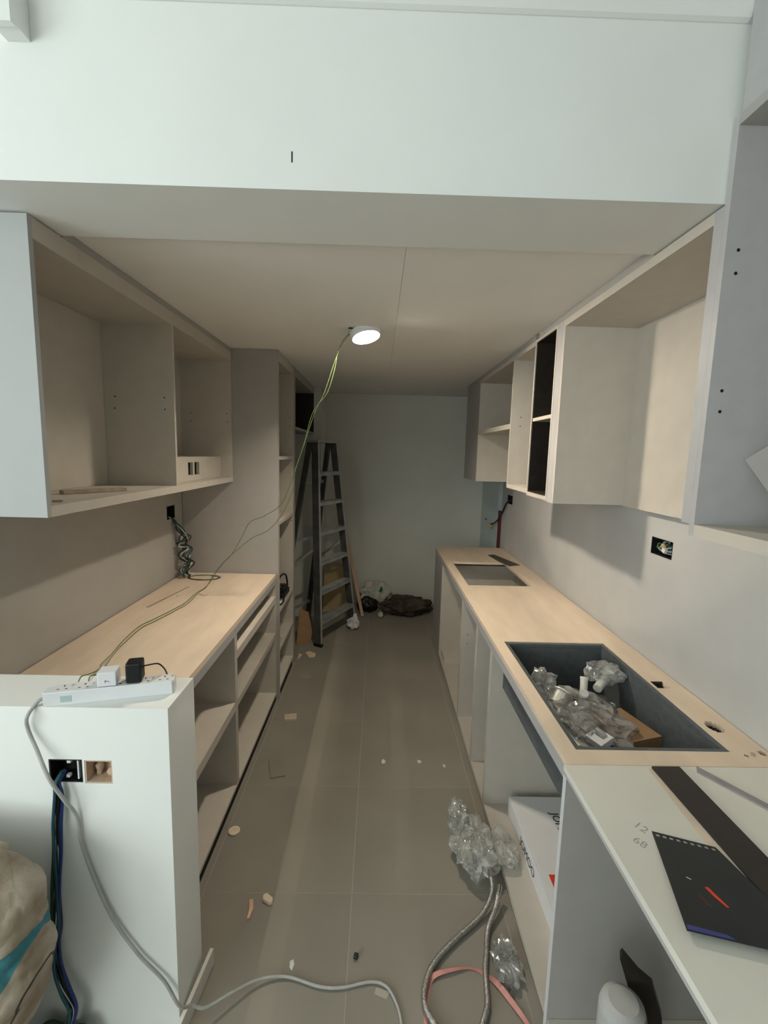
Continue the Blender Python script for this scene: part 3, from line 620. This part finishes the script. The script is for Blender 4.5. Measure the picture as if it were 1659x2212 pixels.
tag(blob('plaster_crumb', (-1.143, 2.555, .929), (.007, .007, .006), PAPER, sub=2), 'white crumb on plywood worktop beside wood sliver', 'crumb')
# ================================================================== TALL UNIT CLUTTER
t = thing('black_device', 'black electronic device with looping cable on tall cabinet shelf', 'device', (-.76, 3.3, .66))
G().box(-.79, -.690, 3.36, 3.55, .6605, .70).build('body', BLACK, t, bev=.008); G().box(-.78, -.70, 3.38, 3.52, .7005, .735).build('upper_body', BLACK, t, bev=.01)
G().tube([(-.74, 3.36, .73), (-.735, 3.33, .79), (-.725, 3.40, .83), (-.712, 3.50, .81), (-.705, 3.53, .745), (-.70, 3.50, .715), (-.72, 3.43, .745)], .007, 7).build('cable', BLACK, t, sm=True)
G().tube([(-.72, 3.35, .70), (-.70, 3.33, .69), (-.685, 3.30, .669), (-.683, 3.22, .669), (-.70, 3.17, .669)], .006, 7).build('cable', BLACK, t, sm=True)
tag(G().prism([(-.745, 3.24), (-.70, 3.31), (-.690, 3.22), (-.70, 3.13), (-.74, 3.14)], .6604, .6612).build('paper_sheet', PAPER, base=True), 'white paper sheet in front of black device on shelf', 'paper')
tag(G().tube([(-.72+.03*math.cos(i*math.pi/5), 3.24+.06*math.sin(i*math.pi/5), .376) for i in range(12)], .003, 6, 4).build('cable_loop', GREYC, sm=True), 'small grey cable loop on lower shelf of tall cabinet', 'cable')

# ================================================================== LADDER
t = thing('step_ladder', 'grey aluminium step ladder standing beside rubbish heap', 'ladder', (-.52, 4.3, 0))
fl_, fr_ = Vector((-.515, 4.00, 0)), Vector((-.235, 4.56, 0)); dd = (fr_-fl_).normalized(); nn = Vector((dd.y, -dd.x, 0))
Tt = Vector((-.512, 4.34, 1.86)); tl, tr = Tt-dd*.155, Tt+dd*.155
rl, rr = Vector((-.93, 4.19, 0)), Vector((-.715, 4.66, 0))
tl2, tr2 = tl-nn*.06, tr-nn*.06
for a, b in ((fl_, tl), (fr_, tr)):
    r = G().bar(a+Vector((0, 0, .012)), b, .070, .022, nn).build('front_rail', SHADE_ALU, t)
    G().bar(a+Vector((0, 0, .012))+nn*.0375, b+nn*.0375, .004, .024, nn).build('lit_front_edge', ALU, r)  # pale strip added to paint the lit front edge of each rail
    rd_ = (b-a).normalized()
    G().bar(a+Vector((0, 0, .0)), a+Vector((0, 0, .03)), .084, .03, nn).build('rubber_foot', BLACK, r)
for a, b in ((rl, tl2), (rr, tr2)):
    r = G().bar(a+Vector((0, 0, .012)), b, .05, .022, nn).build('rear_rail', SHADE_ALU, t)
    G().bar(a, a+Vector((0, 0, .03)), .056, .03, nn).build('rubber_foot', BLACK, r)
for k in range(6):
    f = (k+.85)/6.85; a = fl_.lerp(tl, f); b = fr_.lerp(tr, f)
    st = G(); st.bar(a+dd*.012, b-dd*.012, .082, .007, nn); st.bar(a+dd*.012+nn*.038-Vector((0, 0, .015)), b-dd*.012+nn*.038-Vector((0, 0, .015)), .006, .036, nn); st.bar(a+dd*.012-nn*.038-Vector((0, 0, .012)), b-dd*.012-nn*.038-Vector((0, 0, .012)), .006, .026, nn)
    st.build('step', ALU, t)
for f in (.12, .5, .8):
    G().bar(rl.lerp(tl2, f)+dd*.01, rr.lerp(tr2, f)-dd*.01, .03, .012, Vector((0, 0, 1))).build('rear_brace', ALU, t)
G().obox(Tt-nn*.03+Vector((0, 0, .012)), dd, nn, (0, 0, 1), .185, .085, .012).build('top_cap', ALU, t, bev=.006)
for a, b in ((fl_.lerp(tl, .48), rl.lerp(tl2, .36)), (fr_.lerp(tr, .48), rr.lerp(tr2, .36))): G().bar(a-nn*.02, b, .022, .005, (0, 0, 1)).build('spreader_bar', ALU, t)
# leaning boards near the ladder
tag(G().bar((-.136, 4.79, .004), (-.39, 5.225, .98), .034, .02, (1, 0, 0)).build('pine_batten', PINE), 'slim pine batten leaning on wall behind ladder', 'batten')
tag(G().extr([(-.585, 4.90, .0), (-.335, 5.03, .0), (-.335, 5.16, .44), (-.42, 5.17, .50), (-.585, 5.06, .50)], (-.003, .006, .0)).build('cardboard_sheet', KRAFT), 'yellowish cardboard sheet leaning behind ladder', 'cardboard')
tag(G().extr([(-.72, 4.02, 0), (-.60, 4.06, 0), (-.585, 4.10, .10), (-.625, 4.13, .28), (-.70, 4.10, .32)], (-.004, .004, 0)).build('cardboard_piece', CARD), 'brown cardboard piece standing beside ladder foot and tall cabinet', 'cardboard')
tag(blob('crumpled_paper', (-.215, 4.43, 0), (.055, .05, .075), PAPER, sub=3, amp=.55, fr=1.6, seed=4, sm=False), 'crumpled white paper at the foot of the ladder', 'paper')
# rubbish heap
tag(blob('brown_tarp', (.345, 4.88, 0), (.275, .115, .11), SACKBROWN, sub=5, amp=.30, fr=2.2, seed=3), 'dark brown crumpled tarp heaped on floor beside black bag', 'tarp')
tag(blob('black_bag', (-.085, 4.97, 0), (.115, .075, .085), BLACK, sub=4, amp=.3, fr=2.0, seed=6), 'black plastic bag on floor between batten and brown tarp', 'bag')
t = thing('white_sack', 'crumpled white woven sack with green print on rubbish heap', 'sack', (-.02, 5.10, 0))
blob('sack_body', (-.01, 5.15, 0.0), (.18, .065, .15), SACKWHITE, t, sub=5, amp=.35, fr=2.0, seed=9)
G().extr([(.035, 5.075, .20), (.065, 5.075, .265), (.085, 5.075, .225), (.07, 5.075, .19)], (0, .004, 0)).build('green_print', GREENP, t)
tag(blob('paint_tray', (.06, 4.79, 0), (.03, .05, .03), SACKWHITE, sub=3, amp=.3, seed=12), 'small pale rag in front of brown tarp', 'rag')

# ================================================================== SINK CONTENTS
def crumple(name, cen, rad, mt, parent, seed, nu=40, nv=26, amp=.25, fr=2.2, zflat=None, jit=.003, smo=False):
    g = G(); vs = []; off = Vector((seed*2.3, seed*5.1, seed*.7)); cen = Vector(cen)
    for j in range(nv+1):
        for i in range(nu):
            a = 2*math.pi*i/nu; b = math.pi*j/nv
            d = Vector((math.cos(a)*math.sin(b), math.sin(a)*math.sin(b), math.cos(b)))
            q = d*fr+off; k = 1.4*abs(noise.noise(q)) + .55*abs(noise.noise(q*2.2+off)) + .2*abs(noise.noise(q*4.7)) - .5; k *= (1-.75*abs(d.z)**6)
            p = d*(1+amp*k); p = Vector((p.x*rad[0], p.y*rad[1], p.z*rad[2])) + cen
            if zflat is not None and p.z < zflat: p.z = zflat
            vs.append(p)
    fs = [(j*nu+i, j*nu+(i+1) % nu, (j+1)*nu+(i+1) % nu, (j+1)*nu+i) for j in range(nv) for i in range(nu)]
    rj = random.Random(seed)
    for v in vs:
        v += Vector((rj.uniform(-1, 1), rj.uniform(-1, 1), rj.uniform(-.4, 1)))*jit
        if zflat is not None: v.z = max(v.z, zflat)
    g.add(vs, fs); o = g.build(name, mt, parent, sm=smo)
    return o
t = thing('plastic_bag', 'clear crumpled plastic bag of white fittings inside the sink', 'bag', (.80, 1.66, .69))
crumple('bag_body', (.835, 1.63, .775), (.132, .20, .075), FILM, t, 3, 34, 24, .42, 1.5, .6905, .004)
crumple('bag_neck', (.990, 1.84, .865), (.075, .06, .045), FILM, t, 5, 22, 14, .45, 1.8, None, .004)
crumple('bag_corner', (.715, 1.80, .835), (.050, .07, .05), FILM, t, 7, 22, 14, .5, 1.8, None, .004)
G().lathe([(0, 0), (.015, 0), (.018, .006), (.015, .012), (0, .012)], (.826, 1.665, .862), (-.2, -.6, .8), 18).build('tie_disc', GREYW, t)
def fitting(label, a, b, r, flare=None):
    t = thing('pipe_fitting', label, 'pipe fitting', ((a[0]+b[0])/2, (a[1]+b[1])/2, min(a[2], b[2])))
    A = Vector(a); B = Vector(b); L = (B-A).length
    G().lathe([(r*.8, 0), (r, 0), (r, L), (r*.8, L), (r*.8, L*.1)], A, B-A, 20).build('pipe', PVC, t, sm=False)
    G().lathe([(r*1.05, L*.86), (r*(flare or 1.3), L*.9), (r*(flare or 1.3), L*1.0), (r*1.02, L*1.0)], A, B-A, 20).build('collar', PVC, t)
fitting('short upright white pipe fitting in middle of sink bag', (.87, 1.76, .79), (.887, 1.80, .865), .015, 1.1)
fitting('white flared pipe fitting in bag neck at sink back', (.93, 1.77, .83), (1.03, 1.86, .865), .018, 1.6)
fitting('round white pipe fitting near sink front inside bag', (.74, 1.71, .79), (.775, 1.74, .825), .036, 1.2)
fitting('long thin white pipe lying along sink front edge', (.675, 1.60, .81), (.71, 1.44, .785), .012, 1.3)
fitting('white pipe bend lying beside tie disc in sink bag', (.79, 1.58, .80), (.72, 1.64, .80), .016, 1.3)
tag(G().obox((.945, 1.58, .742), (.96, .28, 0), (-.28, .96, 0), (0, 0, 1), .075, .095, .0505).build('brown_carton', CARD), 'small brown cardboard carton under plastic bag in sink', 'carton')
t = thing('scraper', 'white plastic scraper block in front of brown carton in sink', 'scraper', (.80, 1.46, .69))
G().obox((.800, 1.475, .800), (.8, .4, .2), (-.4, .9, 0), (-.2, 0, 1), .032, .034, .012).build('block', WHITEP, t, bev=.002)
G().obox((.815, 1.445, .745), (.8, .4, .2), (-.4, .9, 0), (-.2, 0, 1), .028, .012, .044).build('blade_holder', BLACK, t)

# ================================================================== SINK CABINET, FLOOR THINGS ON THE RIGHT
t = thing('white_carton', 'large flat white carton printed JOMOO inside sink cabinet', 'carton', (.9, 1.70, .05))
x0, x1, y0, y1, z0, z1 = .671, 1.10, 1.30, 2.012, .0502, .137
bx('carton_body', x0, x1, y0, y1, z0, z1, BOXW, t, bev=.003)
bx('lid_flap', x0+.012, x1, y0+.004, y1-.004, z1+.0003, z1+.0022, BOXW, t)
text('JOMOO', .052, (x0-.0005, 1.815, .073), (0, -1, 0), (0, 0, 1), INK, 'lettering', t)
text('JOMOO', .052, (.836, 1.908, z1+.0028), (0, -1, 0), (1, 0, 0), INK, 'lettering', t)
G().box(.712, .80, 1.45, 1.595, z1+.0024, z1+.003).build('red_square', REDP, t)
# bubble wrap
t = thing('bubble_wrap', 'crumpled clear bubble wrap around steel hose ends on floor', 'bubble wrap', (.50, 1.85, 0))
crumple('wrap_body', (.462, 1.80, .07), (.090, .15, .055), BUBBLE, t, 11, 44, 30, .40, 1.9, .001, .006)
crumple('wrap_fold', (.415, 1.92, .085), (.045, .09, .075), BUBBLE, t, 14, 30, 22, .5, 2.0, .001, .006)
crumple('wrap_tail', (.590, 1.78, .080), (.055, .10, .024), BUBBLE, t, 17, 26, 16, .4, 2.6, .053, .005)
def hose(label, pts):
    t = thing('steel_hose', label, 'hose', (pts[-3][0], pts[-3][1], 0), 'braided tap hoses on the floor')
    G().tube(pts, .0095, 10, 8).build('braid', STEEL, t, sm=True)
    a = Vector(pts[0]); b = Vector(pts[1])
    G().lathe([(.007, 0), (.0105, 0), (.0105, .03), (.0085, .032)], a, b-a, 12).build('ferrule', CHROME, t)
hose('braided steel hose curving in wide loop across floor tiles', [(.500, 1.67, .085), (.495, 1.607, .055), (.461, 1.558, .03), (.417, 1.52, .0165), (.336, 1.461, .0155), (.268, 1.405, .0155), (.221, 1.354, .0155), (.195, 1.299, .0155), (.19, 1.254, .0155), (.205, 1.217, .0155), (.23, 1.183, .0155), (.28, 1.12, .0155)])
hose('braided steel hose running straighter beside clear film scrap', [(.526, 1.615, .068), (.500, 1.559, .04), (.462, 1.505, .022), (.444, 1.47, .0155), (.426, 1.407, .0155), (.409, 1.348, .0155), (.401, 1.294, .0155), (.392, 1.249, .0155), (.373, 1.212, .0155), (.335, 1.15, .0155), (.27, 1.08, .0155)])
# pink ribbon (flat twisted strip)
rp = smooth([(.188, 1.20, .0012), (.198, 1.271, .0012), (.212, 1.318, .003), (.235, 1.34, .010), (.302, 1.357, .010), (.368, 1.367, .002), (.420, 1.342, .0012), (.447, 1.312, .008), (.477, 1.266, .008), (.511, 1.206, .008), (.53, 1.15, .006)], 6)
g = G(); vs = []; nrp = len(rp)
for i, p in enumerate(rp):
    d = (rp[min(i+1, nrp-1)]-rp[max(i-1, 0)]).normalized(); s_ = Vector((-d.y, d.x, 0)); tw = .25*math.sin(i*.17)
    wv = (s_*math.cos(tw)+Vector((0, 0, 1))*math.sin(tw))*(.005+.004*abs(math.sin(i*.11)))
    vs += [p+wv, p-wv, p-wv+Vector((0, 0, .0006)), p+wv+Vector((0, 0, .0006))]
for v in vs: v.z = max(v.z, .0008)
g.add(vs, [(i*4+k, i*4+(k+1) % 4, i*4+4+(k+1) % 4, i*4+4+k) for i in range(nrp-1) for k in range(4)]+[(3, 2, 1, 0), (nrp*4-4, nrp*4-3, nrp*4-2, nrp*4-1)])
tag(g.build('pink_ribbon', PINKR, base=True), 'flat pink plastic ribbon twisted under the steel hoses', 'ribbon')
tag(crumple('film_scrap', (.492, 1.375, .02), (.045, .075, .018), FILM, None, 23, 36, 24, .5, 2.8, .001), 'scrap of clear plastic film on floor beside sink cabinet', 'film')
# roll and dark offcut inside the near cabinet
g = G().lathe([(.02, 0), (.055, 0), (.055, .35), (.05, .368), (.035, .378), (.0, .38)], (.648, .97, .0505), (0, .0, 1), 28)
tag(g.build('paper_roll', mat('grey_paper', (.45,.45,.44), .8), sm=False), 'white paper roll standing inside cabinet under white board', 'roll')
tag(G().extr([(.735, 1.02, .0505), (.82, 1.02, .0505), (.79, 1.02, .30), (.755, 1.02, .40), (.715, 1.02, .435), (.665, 1.02, .495), (.66, 1.02, .485), (.70, 1.02, .37)], (.01, .02, 0)).build('bark_offcut', DARKLAM), 'dark splintered board offcut beside white paper roll', 'offcut')

# ================================================================== CEMENT SACK
sm_ = bpy.data.materials.new('printed_cement_sack'); sm_.use_nodes = True; nt = sm_.node_tree; nd = nt.nodes; lk = nt.links; p = nd['Principled BSDF']; p.inputs['Roughness'].default_value = .8
tc = nd.new('ShaderNodeTexCoord'); sx = nd.new('ShaderNodeSeparateXYZ'); lk.new(tc.outputs['Object'], sx.inputs[0])
n1 = nd.new('ShaderNodeTexNoise'); n1.inputs['Scale'].default_value = 9; n1.inputs['Detail'].default_value = 6; lk.new(tc.outputs['Object'], n1.inputs['Vector'])
cr = nd.new('ShaderNodeValToRGB'); cr.color_ramp.elements[0].color = (.30, .225, .155, 1); cr.color_ramp.elements[1].color = (.50, .43, .345, 1); cr.color_ramp.elements[0].position = .35; cr.color_ramp.elements[1].position = .65
lk.new(n1.outputs['Fac'], cr.inputs['Fac'])
def math_(op, a, b=None, c=None):
    q = nd.new('ShaderNodeMath'); q.operation = op
    for i, x in enumerate((a, b, c)):
        if x is None: continue
        if isinstance(x, (int, float)): q.inputs[i].default_value = x
        else: lk.new(x, q.inputs[i])
    return q.outputs[0]
sack_c = Vector((-1.06, .99, .39))
# band runs along direction (dx,dz)=(-.5,-.87); distance across it
def band(px_, pz_, hw, ang):
    ca, sa = math.cos(ang), math.sin(ang)
    dx = math_('ADD', sx.outputs[0], -(px_-sack_c.x)); dz = math_('ADD', sx.outputs[2], -(pz_-sack_c.z))
    ds = math_('ADD', math_('MULTIPLY', dx, ca), math_('MULTIPLY', dz, sa))
    return math_('LESS_THAN', math_('ABSOLUTE', ds), hw)
b1 = band(-.846, .500, .027, -.42)
lim = math_('LESS_THAN', math_('ADD', sx.outputs[2], math_('MULTIPLY', n1.outputs['Fac'], .03)), .585-sack_c.z)
fr_m = math_('MULTIPLY', b1, lim)
mx = nd.new('ShaderNodeMix'); mx.data_type = 'RGBA'; lk.new(fr_m, mx.inputs['Factor']); lk.new(cr.outputs['Color'], mx.inputs['A']); mx.inputs['B'].default_value = (.05, .21, .25, 1)
l2 = math_('MULTIPLY', band(-.795, .44, .0018, -.42), math_('LESS_THAN', sx.outputs[2], .535-sack_c.z))
mx2 = nd.new('ShaderNodeMix'); mx2.data_type = 'RGBA'; lk.new(l2, mx2.inputs['Factor']); lk.new(mx.outputs['Result'], mx2.inputs['A']); mx2.inputs['B'].default_value = (.07, .06, .05, 1)
lk.new(mx2.outputs['Result'], p.inputs['Base Color'])
bp = nd.new('ShaderNodeBump'); bp.inputs['Strength'].default_value = .9; bp.inputs['Distance'].default_value = .02; lk.new(n1.outputs['Fac'], bp.inputs['Height']); lk.new(bp.outputs['Normal'], p.inputs['Normal'])
# profile of the slumped sack: right edge x and half depth by height
prof = [(0, -.985, .08), (.10, -.965, .105), (.23, -.905, .12), (.33, -.850, .125), (.39, -.828, .125), (.50, -.808, .12), (.58, -.812, .11), (.64, -.816, .10), (.68, -.822, .085), (.70, -.84, .05)]
def interp(z, k):
    for a, b in zip(prof, prof[1:]):
        if a[0] <= z <= b[0]:
            f = (z-a[0])/(b[0]-a[0]); f = f*f*(3-2*f); return a[k]+(b[k]-a[k])*f
    return prof[-1][k]
g = G(); nz, na = 90, 110; vs = []
for j in range(nz+1):
    f = j/nz
    for i in range(na):
        a = 2*math.pi*i/na; c, s = math.cos(a), math.sin(a)
        xr = interp(f*.70, 1); hd = interp(f*.70, 2); xl = -1.34+.02*math.sin(f*5)
        cx = (xr+xl)/2; hw = (xr-xl)/2
        x = cx + hw*math.copysign(abs(c)**.55, c); y = .99 + hd*math.copysign(abs(s)**.75, s)
        z = f*(.70 + .075*min(1, max(0, (-.82-x))/.12)*f + .05*max(0, (-.94-x))/.4*f)
        nz_ = noise.fractal(Vector((x*7, y*7, z*9)), 1, 2, 5)*.012*(1 if 0 < j else 0)
        if j > 0: nz_ -= .007*max(0, 1-6*abs(noise.noise(Vector((x*9+3, y*9, z*14)))))+.004*max(0, 1-7*abs(noise.noise(Vector((x*21, y*21+5, z*17)))))
        vs.append(Vector((x+c*nz_, y+s*nz_*1.6, max(0, z+nz_*.5*f))))
g.add(vs, [(j*na+i, j*na+(i+1) % na, (j+1)*na+(i+1) % na, (j+1)*na+i) for j in range(nz) for i in range(na)]+[list(range(na))[::-1], list(range(nz*na, nz*na+na))])
o = g.build('cement_sack', sm_, sm=True); tag(o, 'tan paper cement sack with teal stripe slumped against half wall', 'sack')

# ================================================================== FLOOR OFFCUTS
tag(G().obox((-.547, 1.265, .0355), (.12, .99, .05), (1, -.12, 0), (0, -.05, 1), .105, .006, .032).build('wood_strip', WBOARD), 'pale wooden strip on edge at the corner of half wall', 'strip')
def fl_chip(name, label, cat, pts, th, mt, group=None): tag(G().prism(pts, .0003, th).build(name, mt, base=True), label, cat, group)
fl_chip('wood_offcut', 'pale five-sided wood offcut on floor in front of ladder foot', 'offcut', [(-.61, 3.86), (-.581, 3.89), (-.517, 3.845), (-.515, 3.772), (-.562, 3.761)], .004, CHIPW)
fl_chip('wood_offcut', 'pale triangular wood offcut at foot of tall cabinet', 'offcut', [(-.665, 3.84), (-.630, 3.812), (-.655, 3.71)], .004, CHIPW)
fl_chip('wood_offcut', 'pale rectangular wood offcut on floor beside two-shelf base cabinet', 'offcut', [(-.596, 2.877), (-.516, 2.896), (-.507, 2.831), (-.584, 2.819)], .012, CHIPW)
fl_chip('dust_patch', 'grey fan-shaped laminate chip on floor between tall cabinet and offcut', 'offcut', [(-.60, 3.43), (-.56, 3.55), (-.51, 3.50), (-.49, 3.41), (-.55, 3.38)], .0012, mat('dusty_chip', (.30, .275, .235), .7))
fl_chip('grey_sheet', 'grey square laminate sample on floor beside two-shelf base cabinet', 'sheet', [(-.597, 2.437), (-.523, 2.455), (-.473, 2.303), (-.549, 2.28)], .006, mat('grey_laminate_sample', (.27, .25, .215), .5))
G_ = G().lathe([(.005, 0), (.026, 0), (.026, .008), (.005, .008)], (-.635, 1.93, .0003), (0, 0, 1), 24)
tag(G_.build('wood_disc', CHIPW), 'round pale wood disc on floor in front of open base cabinet', 'disc')
fl_chip('wood_splinter', 'long pinkish wood splinter lying on floor near half wall', 'splinter', [(-.472, 1.600), (-.458, 1.602), (-.447, 1.566), (-.452, 1.527), (-.460, 1.525), (-.462, 1.560)], .008, PINE)
fl_chip('plaster_chunk', 'small beige plaster chunk on floor beside wood splinter', 'chunk', [(-.42, 1.615), (-.408, 1.622), (-.380, 1.603), (-.378, 1.587), (-.390, 1.583), (-.418, 1.598)], .014, CHIPW)
G_ = G().lathe([(.004, 0), (.009, 0), (.009, .012), (.004, .014)], (-.045, 1.40, .009), (1, -.4, 0), 12)
tag(G_.build('steel_nut', BLACK), 'small dark nut lying on floor grout line', 'nut')
fl_chip('paper_scrap', 'small pale square paper scrap beside grey cable on floor', 'paper', [(.034, 1.309), (.079, 1.296), (.069, 1.274), (.027, 1.29)], .0012, mat('dull_paper', (.42, .38, .32), .8))
for lab, x, y in (('white plaster flake on floor in middle of aisle', .069, 2.437), ('white plaster flake on floor between aisle middle and base cabinets', .277, 2.442), ('white plaster flake on floor against base cabinet near sink', .42, 2.405), ('white plaster flake on floor next to grey cable', -.262, 1.376)):
    r0 = random.Random(int(x*1000)); s = .016
    fl_chip('plaster_flake', lab, 'flake', [(x+s*r0.uniform(.4, 1)*math.cos(a), y+1.6*s*r0.uniform(.4, 1)*math.sin(a)) for a in [k*1.2566 for k in range(5)]], .002, PAPER)
